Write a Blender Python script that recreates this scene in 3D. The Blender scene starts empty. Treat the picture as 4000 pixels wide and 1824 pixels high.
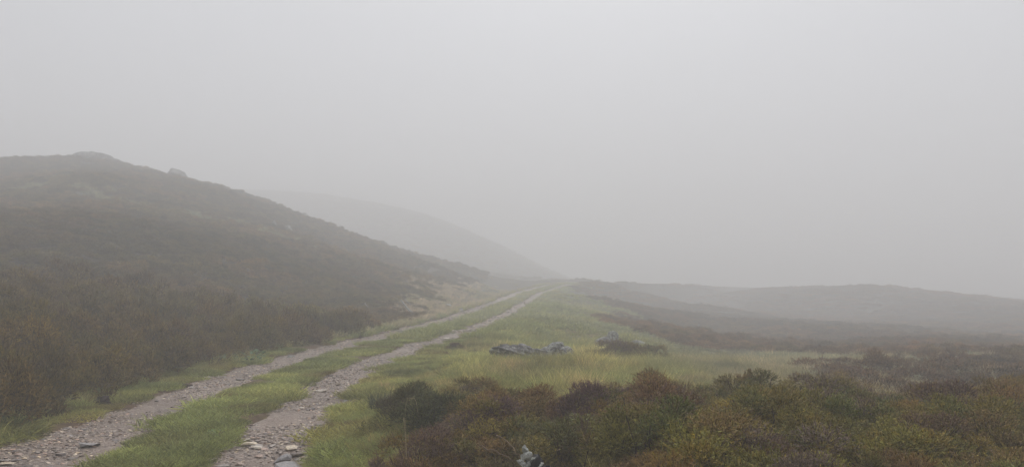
import bpy, bmesh, math, random
import numpy as np
from mathutils import Vector, Matrix, Euler

random.seed(7)
RNG = np.random.default_rng(11)
sc = bpy.context.scene
COL = sc.collection

# ------------------------------------------------------------------ camera
EYE = 1.65
cam_d = bpy.data.cameras.new('camera')
cam_d.sensor_width = 36.0
cam_d.lens = 36.0 * 2965.0 / 4000.0
cam_d.clip_start = 0.05
cam_d.clip_end = 2000.0
cam = bpy.data.objects.new('camera', cam_d)
COL.objects.link(cam)
cam.location = (0, 0, EYE)
cam.rotation_euler = (math.radians(90 + 3.13), 0, 0)
sc.camera = cam

# ------------------------------------------------------------------ sky, sun, exposure
SUN_EL, SUN_AZ = math.radians(52), math.radians(8)      # azimuth to the right of +Y
w = bpy.data.worlds.new('World')
sc.world = w
w.use_nodes = True
nt = w.node_tree
nt.nodes.clear()
sky = nt.nodes.new('ShaderNodeTexSky')
sky.sky_type = 'NISHITA'
sky.sun_disc = False
sky.sun_elevation = SUN_EL
sky.sun_rotation = SUN_AZ
sky.air_density = 1.0
sky.dust_density = 6.0
hs = nt.nodes.new('ShaderNodeHueSaturation')             # an overcast sky has next to no blue left
hs.inputs['Saturation'].default_value = 0.10
flat = nt.nodes.new('ShaderNodeMix')
flat.data_type = 'RGBA'
flat.inputs[0].default_value = 0.75                      # cloud layer: an even white sheet over the clear sky
flat.inputs[7].default_value = (4.65, 4.8, 5.25, 1)
bg = nt.nodes.new('ShaderNodeBackground')
bg.inputs['Strength'].default_value = 0.10
wo = nt.nodes.new('ShaderNodeOutputWorld')
nt.links.new(sky.outputs[0], hs.inputs['Color'])
nt.links.new(hs.outputs[0], flat.inputs[6])
nt.links.new(flat.outputs[2], bg.inputs['Color'])
nt.links.new(bg.outputs[0], wo.inputs['Surface'])

sun_d = bpy.data.lights.new('sun', 'SUN')
sun_d.energy = 1.5
sun_d.angle = math.radians(35)
sun_d.color = (1.0, 0.98, 0.95)
sun = bpy.data.objects.new('sun', sun_d)
COL.objects.link(sun)
sdir = Vector((math.sin(SUN_AZ) * math.cos(SUN_EL), math.cos(SUN_AZ) * math.cos(SUN_EL), math.sin(SUN_EL)))
sun.rotation_euler = sdir.to_track_quat('Z', 'Y').to_euler()
sun.location = (0, 0, 60)

vs = sc.view_settings
vs.view_transform = 'Standard'
vs.look = 'None'
vs.exposure = 0.58
vs.gamma = 1.0
vs.use_curve_mapping = False
sc.render.engine = 'CYCLES'
cy = sc.cycles
cy.max_bounces = 8
cy.diffuse_bounces = 3
cy.glossy_bounces = 1
cy.transmission_bounces = 1
cy.transparent_max_bounces = 4
cy.volume_bounces = 4
cy.use_denoising = True
cy.sample_clamp_indirect = 6.0
cy.caustics_reflective = False
cy.caustics_refractive = False

# ------------------------------------------------------------------ terrain functions
#TERRAIN-BEGIN
_P = np.random.default_rng(3).random(4096)


def _h(ix, iy):
    return _P[(ix * 73856093 ^ iy * 19349663) & 4095]


def vnoise(x, y):
    x = np.asarray(x, float); y = np.asarray(y, float)
    ix = np.floor(x).astype(np.int64); iy = np.floor(y).astype(np.int64)
    fx = x - ix; fy = y - iy
    fx = fx * fx * (3 - 2 * fx); fy = fy * fy * (3 - 2 * fy)
    a = _h(ix, iy); b = _h(ix + 1, iy); c = _h(ix, iy + 1); d = _h(ix + 1, iy + 1)
    return (a + (b - a) * fx) * (1 - fy) + (c + (d - c) * fx) * fy - 0.5


def fbm(x, y, s, oct=3):
    """fractal noise, feature size s metres, about -0.5..0.5"""
    r = 0; a = 1.0; t = 0
    for k in range(oct):
        r = r + a * vnoise(np.asarray(x) / s * 2 ** k + 17.3 * k, np.asarray(y) / s * 2 ** k - 9.1 * k)
        t += a; a *= 0.5
    return r / t * 1.4


def sstep(a, b, x):
    t = np.clip((x - a) / (b - a), 0, 1)
    return t * t * (3 - 2 * t)


# centre line of the track (x for a given y)
_CY = np.array([-120, -60, -20, 0, 4, 6.8, 9, 11.5, 14, 16.7, 20, 24, 28, 33, 44, 60, 80, 100, 140, 300.])
_CX = np.array([14, 5, -.9, -2.5, -2.98, -3.28, -3.52, -3.70, -3.68, -3.36, -2.78, -2.12, -1.55, -1.05, -.2, 1.3, 5.2, 13.5, 42, 180.])
_ty = np.arange(-120, 300, 0.25)
_tx = np.interp(_ty, _CY, _CX)
_k = np.exp(-0.5 * (np.arange(-16, 17) * 0.25 / 1.4) ** 2); _k /= _k.sum()
_tx = np.convolve(np.pad(_tx, 16, mode='edge'), _k, mode='valid')
_TZ = (np.array([-120, 0, 40, 50, 60, 80, 100, 140, 300.]), np.array([0, 0, 0, .06, .22, .72, .7, -.6, -6.]))


def track_x(y):
    return np.interp(y, _ty, _tx)


def track_z(y):
    return np.interp(y, *_TZ)


# control points of the land: (x, y, z) surveyed by bearing, range and height below or above eye level
def _cp(px, py, d, dz=0.0):
    return ((px - 2000) / 2965 * d, d, 1.65 - (py - 1074) / 2965 * d + dz)


_ctrl = []


def _foot(az):
    """range at which a bearing meets the foot of the left hill"""
    yy = np.arange(6, 75, .5)
    k = np.argmin(np.abs((track_x(yy) - 2.3) - az * yy))
    return float(yy[k])


for a in [(-900, 735, 72), (-450, 690, 73), (0, 645, 74), (200, 630, 74), (380, 616, 74), (560, 656, 74), (720, 692, 75), (900, 744, 76), (1100, 814, 77),
          (1300, 892, 78), (1500, 954, 79), (1700, 1012, 79), (1820, 1058, 78), (1895, 1120, 76)]:
    x, y, z = _cp(*a, dz=-0.15)
    _ctrl.append((x, y, z))
    yf = _foot(x / y); xf = x / y * yf
    for t in (0.33, 0.66):                                   # an even slope between foot and brow
        _ctrl.append((xf + (x - xf) * t, yf + (y - yf) * t, z * (t ** 1.05)))
    _ctrl.append((x * 1.25, y * 1.25 + 2, z - 1.2))          # falls away behind the brow
for a in [(800, 738, 208), (1000, 742, 208), (1250, 758, 206), (1500, 798, 203), (1700, 850, 198), (1880, 925, 193), (2030, 1000, 188), (2150, 1062, 188)]:
    x, y, z = _cp(*a, dz=-0.4)
    _ctrl.append((x, y, z))
    _ctrl.append((x * 1.25, y * 1.25, z - 1))
    _ctrl.append((x * 0.84, y * 0.84, z * 0.55))
# right of the track
for a in [(2300, 1335, 25), (2500, 1392, 22), (2400, 1255, 38), (2350, 1182, 72, -.3), (2600, 1184, 76, -.3), (2800, 1194, 76, -.3), (2960, 1224, 78, -.3),
          (2600, 1300, 46), (2900, 1335, 36), (2380, 1190, 96), (2600, 1205, 104), (2450, 1200, 150), (2800, 1190, 104), (2950, 1126, 112, -.3), (3150, 1122, 106, -.3), (3400, 1117, 98, -.3),
          (3700, 1135, 98, -.3), (4000, 1170, 98, -.3), (4400, 1190, 98), (3350, 1302, 46), (4000, 1318, 46), (3000, 1376, 24, -.1), (3500, 1366, 24, -.1),
          (4100, 1372, 24), (2900, 1165, 150), (3400, 1180, 150), (4000, 1190, 150), (3200, 1150, 220), (4000, 1160, 220), (3300, 1455, 14, -.15), (3900, 1445, 14, -.2), (2050, 1428, 15.5), (2500, 1440, 14)]:
    _ctrl.append(_cp(*a))
_ctrl += [(0, 0, 0), (3, 0, .05), (6, 1, .05), (-1, -6, 0), (8, -8, 0), (-.2, 5, .14), (1.2, 6.2, .26), (2.6, 6.4, .27), (4.2, 6.5, .14), (.6, 8.0, .22), (-.9, 7.9, .26), (-.2, 8.2, .27), (-.9, 10.4, .22), (-.3, 9.4, .26), (.6, 11.5, .02), (2.6, 9.3, -.02), (5.5, 9, -.1), (7, 6, 0),
          (-5.6, 0, .1), (-5.8, 5, .12), (-6.3, 9, .2), (-9, 5, 1.1), (-12, 0, 1.6), (-20, 5, 3.6), (-40, 0, 7), (-25, -20, 4), (0, -40, 0), (40, -20, -1), (60, 20, -1.5),
          (-95, 30, 12), (-110, 90, 13), (130, 60, -2), (-160, 60, 13), (-190, 200, 20), (-40, 320, 14), (60, 320, -4), (240, 100, -6), (240, 200, -6), (-200, -60, 8), (200, -60, -1), (0, -200, 0), (240, 300, -6), (-240, 240, 11), (240, -240, 0), (-240, -240, 6)]
for yy in np.arange(0, 60, 5.0):
    cx = float(track_x(yy))
    for o in (-1.6, 0, 1.6):
        _ctrl.append((cx + o, yy, float(track_z(yy))))
for yy in (66, 74, 82, 90, 100):
    _ctrl.append((float(track_x(yy)), yy, float(track_z(yy))))
_C = np.array(_ctrl)


def _phi(r2):
    return 0.5 * r2 * np.log(r2 + 1e-9)


def _fit():
    n = len(_C)
    d2 = ((_C[:, None, :2] - _C[None, :, :2]) ** 2).sum(-1)
    A = np.zeros((n + 3, n + 3))
    A[:n, :n] = _phi(d2) + np.eye(n) * .25
    A[:n, n] = 1; A[:n, n + 1:] = _C[:, :2]
    A[n, :n] = 1; A[n + 1:, :n] = _C[:, :2].T
    b = np.zeros(n + 3); b[:n] = _C[:, 2]
    return np.linalg.solve(A, b)


_W = _fit()


def _tps(x, y):
    x = np.asarray(x, float); y = np.asarray(y, float)
    sh = x.shape; x = x.ravel(); y = y.ravel()
    out = np.empty_like(x); n = len(_C)
    for i in range(0, len(x), 20000):
        xs = x[i:i + 20000]; ys = y[i:i + 20000]
        d2 = (xs[:, None] - _C[None, :, 0]) ** 2 + (ys[:, None] - _C[None, :, 1]) ** 2
        out[i:i + 20000] = _phi(d2) @ _W[:n] + _W[n] + _W[n + 1] * xs + _W[n + 2] * ys
    return out.reshape(sh)


RUT_L = (-1.40, -0.40)
RUT_R = (0.50, 1.37)


def rut_mask(x, y):
    """1 inside the two wheel ruts, ragged edges"""
    e = 0.15 * fbm(x, y, 0.9, 3) + 0.14 * fbm(x, y, 0.22, 2)
    s = np.asarray(x) - track_x(y) + e
    yl = .22 * sstep(10, 6.5, np.asarray(y, float))
    s = np.where(s < -.9, s + yl, np.where(s > 1.0, s - .6 * yl, s))
    m = lambda a, b: sstep(a - .10, a + .10, s) * (1 - sstep(b - .10, b + .10, s))
    return np.maximum(m(*RUT_L), m(*RUT_R))


HUMMOCKS = [(1.30, 7.75, .13, .45), (2.35, 7.75, .13, .55), (3.0, 7.5, .12, .5), (-.75, 7.9, .20, .5), (.1, 7.6, .10, .4), (5.0, 8.2, .16, .5), (5.8, 8.5, .22, .55),
            (.5, 6.4, .10, .4), (1.9, 5.9, .14, .45), (3.4, 5.9, .12, .5), (-.2, 5.9, .12, .4), (4.6, 6.6, .12, .5), (1.0, 5.1, .10, .35), (2.7, 4.9, .12, .4)]


def height(x, y):
    x = np.asarray(x, float); y = np.asarray(y, float)
    z = _tps(x, y)
    s = np.abs(x - track_x(y))
    wt = 1 - sstep(1.5, 3.6, s)
    z = z * (1 - wt) + track_z(y) * wt
    off = sstep(1.4, 3.5, s)
    z = z + off * (0.30 * fbm(x, y, 4.5, 3) + 0.10 * fbm(x, y, 1.1, 2))
    z = z + 0.05 * fbm(x, y, 0.7, 3)
    d = np.hypot(x, y)
    z = z + sstep(12, 40, d) * off * 0.5 * fbm(x, y, 9, 2)
    for hx, hy, ha, hr in HUMMOCKS:
        z = z + ha * np.exp(-((x - hx) ** 2 + (y - hy) ** 2) / hr ** 2)
    z = z - 0.06 * rut_mask(x, y)
    return z
#TERRAIN-END

# ------------------------------------------------------------------ mesh helpers
def mesh_from(name, V, F, col=None, smooth=False):
    """V (n,3), F (m,k) all faces with k corners, col (n,3) per-vertex colour"""
    V = np.asarray(V, np.float32); F = np.asarray(F, np.int32)
    me = bpy.data.meshes.new(name)
    k = F.shape[1]
    me.vertices.add(len(V)); me.vertices.foreach_set('co', V.ravel())
    me.loops.add(F.size); me.loops.foreach_set('vertex_index', F.ravel())
    me.polygons.add(len(F))
    me.polygons.foreach_set('loop_start', np.arange(0, F.size, k, dtype=np.int32))
    me.polygons.foreach_set('use_smooth', np.full(len(F), smooth, dtype=bool))
    me.update(calc_edges=True)
    if col is not None:
        a = me.color_attributes.new('col', 'FLOAT_COLOR', 'POINT')
        c = np.ones((len(V), 4), np.float32); c[:, :3] = col
        a.data.foreach_set('color', c.ravel())
    me.validate()
    return me


def link(name, me, mat=None, parent=None, loc=None, rot=None, scale=None):
    o = bpy.data.objects.new(name, me)
    COL.objects.link(o)
    if mat is not None and me is not None and not me.materials:
        me.materials.append(mat)
    if parent is not None:
        o.parent = parent
    if loc is not None: o.location = loc
    if rot is not None: o.rotation_euler = rot
    if scale is not None: o.scale = scale if hasattr(scale, '__len__') else (scale,) * 3
    return o


def tag(o, label, cat=None, group=None, kind=None):
    o['label'] = label
    if cat: o['category'] = cat
    if group: o['group'] = group
    if kind: o['kind'] = kind
    return o


def hz(x, y):
    return float(height(np.array([x]), np.array([y]))[0])


# ------------------------------------------------------------------ materials
def new_mat(name):
    m = bpy.data.materials.new(name); m.use_nodes = True
    n = m.node_tree.nodes; n.clear()
    out = n.new('ShaderNodeOutputMaterial')
    b = n.new('ShaderNodeBsdfPrincipled')
    m.node_tree.links.new(b.outputs[0], out.inputs[0])
    b.inputs['Roughness'].default_value = 0.85
    b.inputs['Specular IOR Level'].default_value = 0.2
    return m, n, m.node_tree.links, b


def mixc(n, l, blend, fac, a, b_):
    x = n.new('ShaderNodeMix'); x.data_type = 'RGBA'; x.blend_type = blend
    for i, v in ((0, fac), (6, a), (7, b_)):
        if hasattr(v, 'is_output'): l.new(v, x.inputs[i])
        else: x.inputs[i].default_value = v if i == 0 else (*v, 1)
    return x.outputs[2]


def leaf_mat(name, transl=0.0):
    """vertex colour x the tint carried by each plant"""
    m, n, l, b = new_mat(name)
    a = n.new('ShaderNodeAttribute'); a.attribute_name = 'col'
    t = n.new('ShaderNodeAttribute'); t.attribute_type = 'INSTANCER'; t.attribute_name = 'tint'
    c = mixc(n, l, 'MULTIPLY', 1.0, a.outputs[0], t.outputs[0])
    l.new(c, b.inputs['Base Color'])
    b.inputs['Roughness'].default_value = 0.7
    b.inputs['Specular IOR Level'].default_value = 0.25
    if transl > 0:
        tr = n.new('ShaderNodeBsdfTranslucent'); l.new(c, tr.inputs[0])
        mx = n.new('ShaderNodeMixShader'); mx.inputs[0].default_value = transl
        l.new(b.outputs[0], mx.inputs[1]); l.new(tr.outputs[0], mx.inputs[2])
        out = [q for q in n if q.type == 'OUTPUT_MATERIAL'][0]
        l.new(mx.outputs[0], out.inputs[0])
    return m


M_HEATHER = leaf_mat('heather_foliage')
M_GRASS = leaf_mat('grass_blades', 0.25)


def ground_mat():
    m, n, l, b = new_mat('moor_ground')
    a = n.new('ShaderNodeAttribute'); a.attribute_name = 'col'
    g = n.new('ShaderNodeNewGeometry')
    n1 = n.new('ShaderNodeTexNoise'); n1.inputs['Scale'].default_value = 9; n1.inputs['Detail'].default_value = 8; n1.inputs['Roughness'].default_value = .7
    l.new(g.outputs['Position'], n1.inputs['Vector'])
    r = n.new('ShaderNodeValToRGB'); r.color_ramp.elements[0].position = .3; r.color_ramp.elements[1].position = .72
    r.color_ramp.elements[0].color = (.45, .42, .38, 1); r.color_ramp.elements[1].color = (1.35, 1.3, 1.15, 1)
    l.new(n1.outputs[0], r.inputs[0])
    c = mixc(n, l, 'MULTIPLY', 1.0, a.outputs[0], r.outputs[0])
    l.new(c, b.inputs['Base Color'])
    bp = n.new('ShaderNodeBump'); bp.inputs['Strength'].default_value = .7; bp.inputs['Distance'].default_value = .03
    l.new(n1.outputs[0], bp.inputs['Height']); l.new(bp.outputs[0], b.inputs['Normal'])
    b.inputs['Roughness'].default_value = .95
    return m


def gravel_mat():
    m, n, l, b = new_mat('track_gravel')
    g = n.new('ShaderNodeNewGeometry')
    v = n.new('ShaderNodeTexVoronoi'); v.inputs['Scale'].default_value = 38; v.inputs['Randomness'].default_value = 1
    v2 = n.new('ShaderNodeTexVoronoi'); v2.inputs['Scale'].default_value = 95
    mp = n.new('ShaderNodeMapping'); mp.inputs['Scale'].default_value = (.75, 1.2, 1)
    nz = n.new('ShaderNodeTexNoise'); nz.inputs['Scale'].default_value = 14; nz.inputs['Detail'].default_value = 5
    l.new(g.outputs['Position'], mp.inputs[0])
    wv = n.new('ShaderNodeVectorMath'); wv.operation = 'MULTIPLY_ADD'
    l.new(nz.outputs['Color'], wv.inputs[0]); wv.inputs[1].default_value = (.05, .05, .05); l.new(mp.outputs[0], wv.inputs[2])
    l.new(g.outputs['Position'], nz.inputs['Vector'])
    l.new(wv.outputs[0], v.inputs['Vector']); l.new(wv.outputs[0], v2.inputs['Vector'])
    sep = n.new('ShaderNodeSeparateColor'); l.new(v.outputs['Color'], sep.inputs[0])
    r = n.new('ShaderNodeValToRGB'); cr = r.color_ramp
    cr.elements[0].color = (.075, .06, .053, 1); cr.elements[1].color = (.30, .25, .215, 1)
    for p, c in ((.35, (.125, .098, .085)), (.6, (.17, .135, .118)), (.8, (.21, .175, .155))):
        e = cr.elements.new(p); e.color = (*c, 1)
    l.new(sep.outputs[0], r.inputs[0])
    # fine mud and grit between the stones
    n2 = n.new('ShaderNodeTexNoise'); n2.inputs['Scale'].default_value = 2.2; n2.inputs['Detail'].default_value = 7; n2.inputs['Roughness'].default_value = .65
    l.new(g.outputs['Position'], n2.inputs['Vector'])
    r2 = n.new('ShaderNodeValToRGB'); r2.color_ramp.elements[0].position = .42; r2.color_ramp.elements[1].position = .58
    l.new(n2.outputs[0], r2.inputs[0])
    n3 = n.new('ShaderNodeTexNoise'); n3.inputs['Scale'].default_value = 60; n3.inputs['Detail'].default_value = 4
    l.new(g.outputs['Position'], n3.inputs['Vector'])
    mud = mixc(n, l, 'MIX', n3.outputs[0], (.115, .086, .072), (.205, .165, .142))
    fac = n.new('ShaderNodeMath'); fac.operation = 'MULTIPLY'; fac.inputs[1].default_value = .8
    l.new(r2.outputs[0], fac.inputs[0])
    c = mixc(n, l, 'MIX', fac.outputs[0], r.outputs[0], mud)
    a = n.new('ShaderNodeAttribute'); a.attribute_name = 'col'
    c = mixc(n, l, 'MULTIPLY', 1.0, c, a.outputs[0])
    l.new(c, b.inputs['Base Color'])
    add = n.new('ShaderNodeMath'); add.operation = 'MULTIPLY_ADD'; add.inputs[1].default_value = .4
    l.new(v2.outputs['Distance'], add.inputs[0]); l.new(v.outputs['Distance'], add.inputs[2])
    bp = n.new('ShaderNodeBump'); bp.invert = True; bp.inputs['Strength'].default_value = .9; bp.inputs['Distance'].default_value = .03
    l.new(add.outputs[0], bp.inputs['Height']); l.new(bp.outputs[0], b.inputs['Normal'])
    b.inputs['Roughness'].default_value = .62
    b.inputs['Specular IOR Level'].default_value = .35
    return m


def stone_mat(name='track_stone'):
    m, n, l, b = new_mat(name)
    t = n.new('ShaderNodeAttribute'); t.attribute_name = 'col'
    t2 = n.new('ShaderNodeAttribute'); t2.attribute_type = 'INSTANCER'; t2.attribute_name = 'tint'
    c0 = mixc(n, l, 'MULTIPLY', 1.0, t.outputs[0], t2.outputs[0])
    g = n.new('ShaderNodeNewGeometry')
    n1 = n.new('ShaderNodeTexNoise'); n1.inputs['Scale'].default_value = 45; n1.inputs['Detail'].default_value = 5
    l.new(g.outputs['Position'], n1.inputs['Vector'])
    r = n.new('ShaderNodeValToRGB'); r.color_ramp.elements[0].color = (.55, .54, .53, 1); r.color_ramp.elements[1].color = (1.3, 1.28, 1.25, 1)
    r.color_ramp.elements[0].position = .3; r.color_ramp.elements[1].position = .7
    l.new(n1.outputs[0], r.inputs[0])
    l.new(mixc(n, l, 'MULTIPLY', 1.0, c0, r.outputs[0]), b.inputs['Base Color'])
    b.inputs['Roughness'].default_value = .6
    b.inputs['Specular IOR Level'].default_value = .4
    return m


def boulder_mat(name, base, lichen, amount=.5, scale=9.0, layer=False):
    """weathered schist with crusts of lichen"""
    m, n, l, b = new_mat(name)
    tc = n.new('ShaderNodeTexCoord')
    vec = tc.outputs['Object']
    mp = n.new('ShaderNodeMapping'); mp.inputs['Scale'].default_value = (1, 1, 5 if layer else 1.6); l.new(vec, mp.inputs[0])
    n1 = n.new('ShaderNodeTexNoise'); n1.inputs['Scale'].default_value = 5; n1.inputs['Detail'].default_value = 9; n1.inputs['Roughness'].default_value = .7
    l.new(mp.outputs[0], n1.inputs['Vector'])
    r = n.new('ShaderNodeValToRGB'); r.color_ramp.elements[0].position = .3; r.color_ramp.elements[1].position = .7
    r.color_ramp.elements[0].color = (*[x * .45 for x in base], 1); r.color_ramp.elements[1].color = (*[x * 1.35 for x in base], 1)
    l.new(n1.outputs[0], r.inputs[0])
    n2 = n.new('ShaderNodeTexNoise'); n2.inputs['Scale'].default_value = scale; n2.inputs['Detail'].default_value = 6; n2.inputs['Roughness'].default_value = .6
    l.new(vec, n2.inputs['Vector'])
    r2 = n.new('ShaderNodeValToRGB'); r2.color_ramp.elements[0].position = .66 - .3 * amount; r2.color_ramp.elements[1].position = .74 - .3 * amount
    l.new(n2.outputs[0], r2.inputs[0])
    l.new(mixc(n, l, 'MIX', r2.outputs[0], r.outputs[0], lichen), b.inputs['Base Color'])
    bp = n.new('ShaderNodeBump'); bp.inputs['Strength'].default_value = .8; bp.inputs['Distance'].default_value = .04
    l.new(n1.outputs[0], bp.inputs['Height']); l.new(bp.outputs[0], b.inputs['Normal'])
    b.inputs['Roughness'].default_value = .9
    return m


def plain_mat(name, c, rough=.85, scale=30, var=.4):
    m, n, l, b = new_mat(name)
    tc = n.new('ShaderNodeTexCoord')
    n1 = n.new('ShaderNodeTexNoise'); n1.inputs['Scale'].default_value = scale; n1.inputs['Detail'].default_value = 6
    l.new(tc.outputs['Object'], n1.inputs['Vector'])
    l.new(mixc(n, l, 'MIX', n1.outputs[0], tuple(x * (1 - var) for x in c), tuple(min(1, x * (1 + var)) for x in c)), b.inputs['Base Color'])
    bp = n.new('ShaderNodeBump'); bp.inputs['Strength'].default_value = .6; bp.inputs['Distance'].default_value = .01
    l.new(n1.outputs[0], bp.inputs['Height']); l.new(bp.outputs[0], b.inputs['Normal'])
    b.inputs['Roughness'].default_value = rough
    return m


# ------------------------------------------------------------------ what grows where
def side(y, x):
    """distance left of the track's left edge, distance right of its right edge"""
    c = track_x(y)
    return (c - 1.34) - x, x - (c + 1.32)


# grassy streaks and bare places on the heather hill: x, y, half-length, half-width, angle
GRASS_PATCHES = [(-29.5, 47.2, 4.0, 1.4, .3), (-25.0, 45.6, 3.0, 1.0, .1), (-20.5, 45.0, 5.0, 1.3, .0), (-16.8, 46.8, 3.8, 1.7, -.3), (-15.5, 48.5, 2.6, 1.1, -.3), (-33, 52, 3, 1.2, .1),
                 (-4.4, 48, 8.0, 2.0, 1.46), (-3.5, 37, 5, 1.3, 1.42), (-4.5, 31.0, 1.8, 1.1, 1.2), (-2.5, 60, 7, 1.8, 1.5)]


def patch(x, y):
    r = np.zeros_like(np.asarray(x, float))
    for px, py, a, b, t in GRASS_PATCHES:
        dx = x - px; dy = y - py
        u = (dx * math.cos(t) + dy * math.sin(t)) / a; v = (-dx * math.sin(t) + dy * math.cos(t)) / b
        r = np.maximum(r, (.35 + 1.3 * np.clip(fbm(x, y, 1.3, 2) + .3, 0, .5)) * 1 - sstep(.6, 1.25, np.hypot(u, v) + .9 * fbm(x, y, 2.6, 3)))
    return r


def heather_p(x, y):
    """0 grass .. 1 heather"""
    x = np.asarray(x, float); y = np.asarray(y, float)
    L, R = side(y, x)
    left = sstep(.55, .95, L + .5 * fbm(x, y, 1.4, 2)) * (1 - .92 * patch(x, y))
    # near mounds right of the track, where one stands at the edge of the heather
    near = sstep(1.0, 1.5, R + .5 * fbm(x, y, 1.2, 2)) * (1 - sstep(8.1, 8.9, y + .5 * fbm(x, y, 1.5, 2) + .11 * np.maximum(x - 3.2, 0) * -1))
    # the open moor further right
    moor = sstep(-.10, .12, fbm(x, y, 7.0, 3) + .30 * sstep(26, 36, np.hypot(x, y)) - .05 + .36 * sstep(3.5, 7, x) - .28 * (1 - sstep(3.0, 6.5, x - .14 * y)))
    mid = sstep(-1.2, 1.2, x - (2.6 + .075 * y) + 4 * fbm(x, y, 6, 2) + 8 * sstep(66, 85, y))
    right = np.maximum(near, moor * mid * sstep(10, 12, y))
    foot = sstep(29, 33, y) * (1 - sstep(60, 66, y)) * (1 - sstep(2.2, 3.8, L + 1.5 * fbm(x, y, 2, 2)))
    left = left * (1 - .8 * foot)
    return np.where(L > 0, left, np.where(R > 0, right, 0.0))


def ground_col(x, y):
    h = heather_p(x, y)[:, None]
    L, R = side(y, x)
    n = (fbm(x, y, 1.3, 3) + .5)[:, None]
    grass = np.array([.125, .135, .045]) * (1 - n) + np.array([.20, .165, .06]) * n
    peat = np.array([.052, .040, .024])
    c = grass * (1 - h) + peat * h
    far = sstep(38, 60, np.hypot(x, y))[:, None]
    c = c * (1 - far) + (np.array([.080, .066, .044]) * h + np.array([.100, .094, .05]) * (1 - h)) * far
    edge = np.clip(np.exp(-(np.minimum(np.abs(x - track_x(y) - RUT_L[1]), np.abs(x - track_x(y) - RUT_R[0])) / .13) ** 2), 0, 1)
    edge = np.maximum(edge, np.exp(-((x - track_x(y) - RUT_L[0]) / .3) ** 2))
    edge = np.maximum(edge, .5 * np.exp(-((x - track_x(y) - RUT_R[1]) / .2) ** 2))
    edge = np.maximum(edge, rut_mask(x, y))[:, None]
    return c * (1 - edge) + np.array([.105, .068, .046]) * edge


# ------------------------------------------------------------------ ground
def axis(n, half, k, c):
    t = np.linspace(-math.asinh(half / k), math.asinh(half / k), n)
    return c + k * np.sinh(t)


gx = axis(430, 330, 3.2, -1.0)
gy = axis(470, 330, 4.0, 10.0)
GX, GY = np.meshgrid(gx, gy)
X = GX.ravel(); Y = GY.ravel()
Z = height(X, Y)
nx, ny = len(gx), len(gy)
I = np.arange(nx * ny).reshape(ny, nx)
F = np.stack([I[:-1, :-1], I[:-1, 1:], I[1:, 1:], I[1:, :-1]], -1).reshape(-1, 4)
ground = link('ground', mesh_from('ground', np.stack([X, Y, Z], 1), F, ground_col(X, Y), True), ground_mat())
tag(ground, 'rolling moorland ground rising to a hill left of the track', 'ground', kind='structure')
ZMIN, ZMAX = float(Z.min()), float(Z.max())

# ------------------------------------------------------------------ track: two gravel wheel ruts
ty = np.concatenate([np.arange(-12, 4, .25), np.arange(4, 20, .07), np.arange(20, 45, .2), np.arange(45, 130, .8)])
ts = np.concatenate([np.arange(-1.75, -.12, .06), np.arange(.26, 1.76, .06)])
TY, TS = np.meshgrid(ty, ts, indexing='ij')
TX = track_x(TY) + TS
xx, yy = TX.ravel(), TY.ravel()
rm = rut_mask(xx, yy)
zz = height(xx, yy) + .055 * rm - .035 + .012 * fbm(xx, yy, .25, 3) * rm
nr, ns = TY.shape
I = np.arange(nr * ns).reshape(nr, ns)
F = np.stack([I[:-1, :-1], I[:-1, 1:], I[1:, 1:], I[1:, :-1]], -1)
half = int(np.searchsorted(ts, 0))
F = np.delete(F, half - 1, axis=1).reshape(-1, 4)
tcol = np.array([[1.86, 1.78, 1.68]]) * (.92 + .5 * fbm(xx, yy, 1.7, 3))[:, None]
track = link('track', mesh_from('track', np.stack([xx, yy, zz], 1), F, tcol, True), gravel_mat())
tag(track, 'stony double rut track with a grass strip down its middle', 'track', kind='structure')


def track_top(x, y):
    rm = rut_mask(x, y)
    return height(x, y) + .055 * rm - .035


# ------------------------------------------------------------------ track stones
def hull_mesh(name, seed, n=13, sx=1, sy=.7, sz=.3, smooth=False, noise=.0):
    r = random.Random(seed)
    bm = bmesh.new()
    for i in range(n):
        zt = r.uniform(-1, 1); a = 2 * math.pi * (i / n * 3.0) + r.uniform(-.5, .5)
        q = math.sqrt(max(0, 1 - zt * zt)) ** .6
        bm.verts.new((sx * .5 * q * math.cos(a) * r.uniform(.75, 1.1), sy * .5 * q * math.sin(a) * r.uniform(.75, 1.1), sz * .5 * zt * r.uniform(.7, 1)))
    bmesh.ops.convex_hull(bm, input=bm.verts[:])
    bmesh.ops.delete(bm, geom=[v for v in bm.verts if not v.link_faces], context='VERTS')
    bmesh.ops.triangulate(bm, faces=bm.faces[:])
    bmesh.ops.recalc_face_normals(bm, faces=bm.faces[:])
    me = bpy.data.meshes.new(name); bm.to_mesh(me); bm.free()
    a = me.color_attributes.new('col', 'FLOAT_COLOR', 'POINT')
    a.data.foreach_set('color', np.ones(len(me.vertices) * 4, np.float32))
    return me


M_STONE = stone_mat()
STONE_ME = [hull_mesh('stone', 50 + i, 13 + i % 5, 1, random.uniform(.55, .9), random.uniform(.22, .5)) for i in range(12)]
for me in STONE_ME: me.materials.append(M_STONE)
STONE_COLS = np.array([(.255, .222, .200), (.175, .150, .140), (.36, .31, .262), (.43, .36, .27), (.30, .215, .175), (.125, .105, .097), (.20, .188, .190), (.50, .45, .38), (.165, .130, .110)])
STONE_W = np.array([5, 5, 4, 2, 2.5, 3, 3, 1, 3]); STONE_W = STONE_W / STONE_W.sum()


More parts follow.
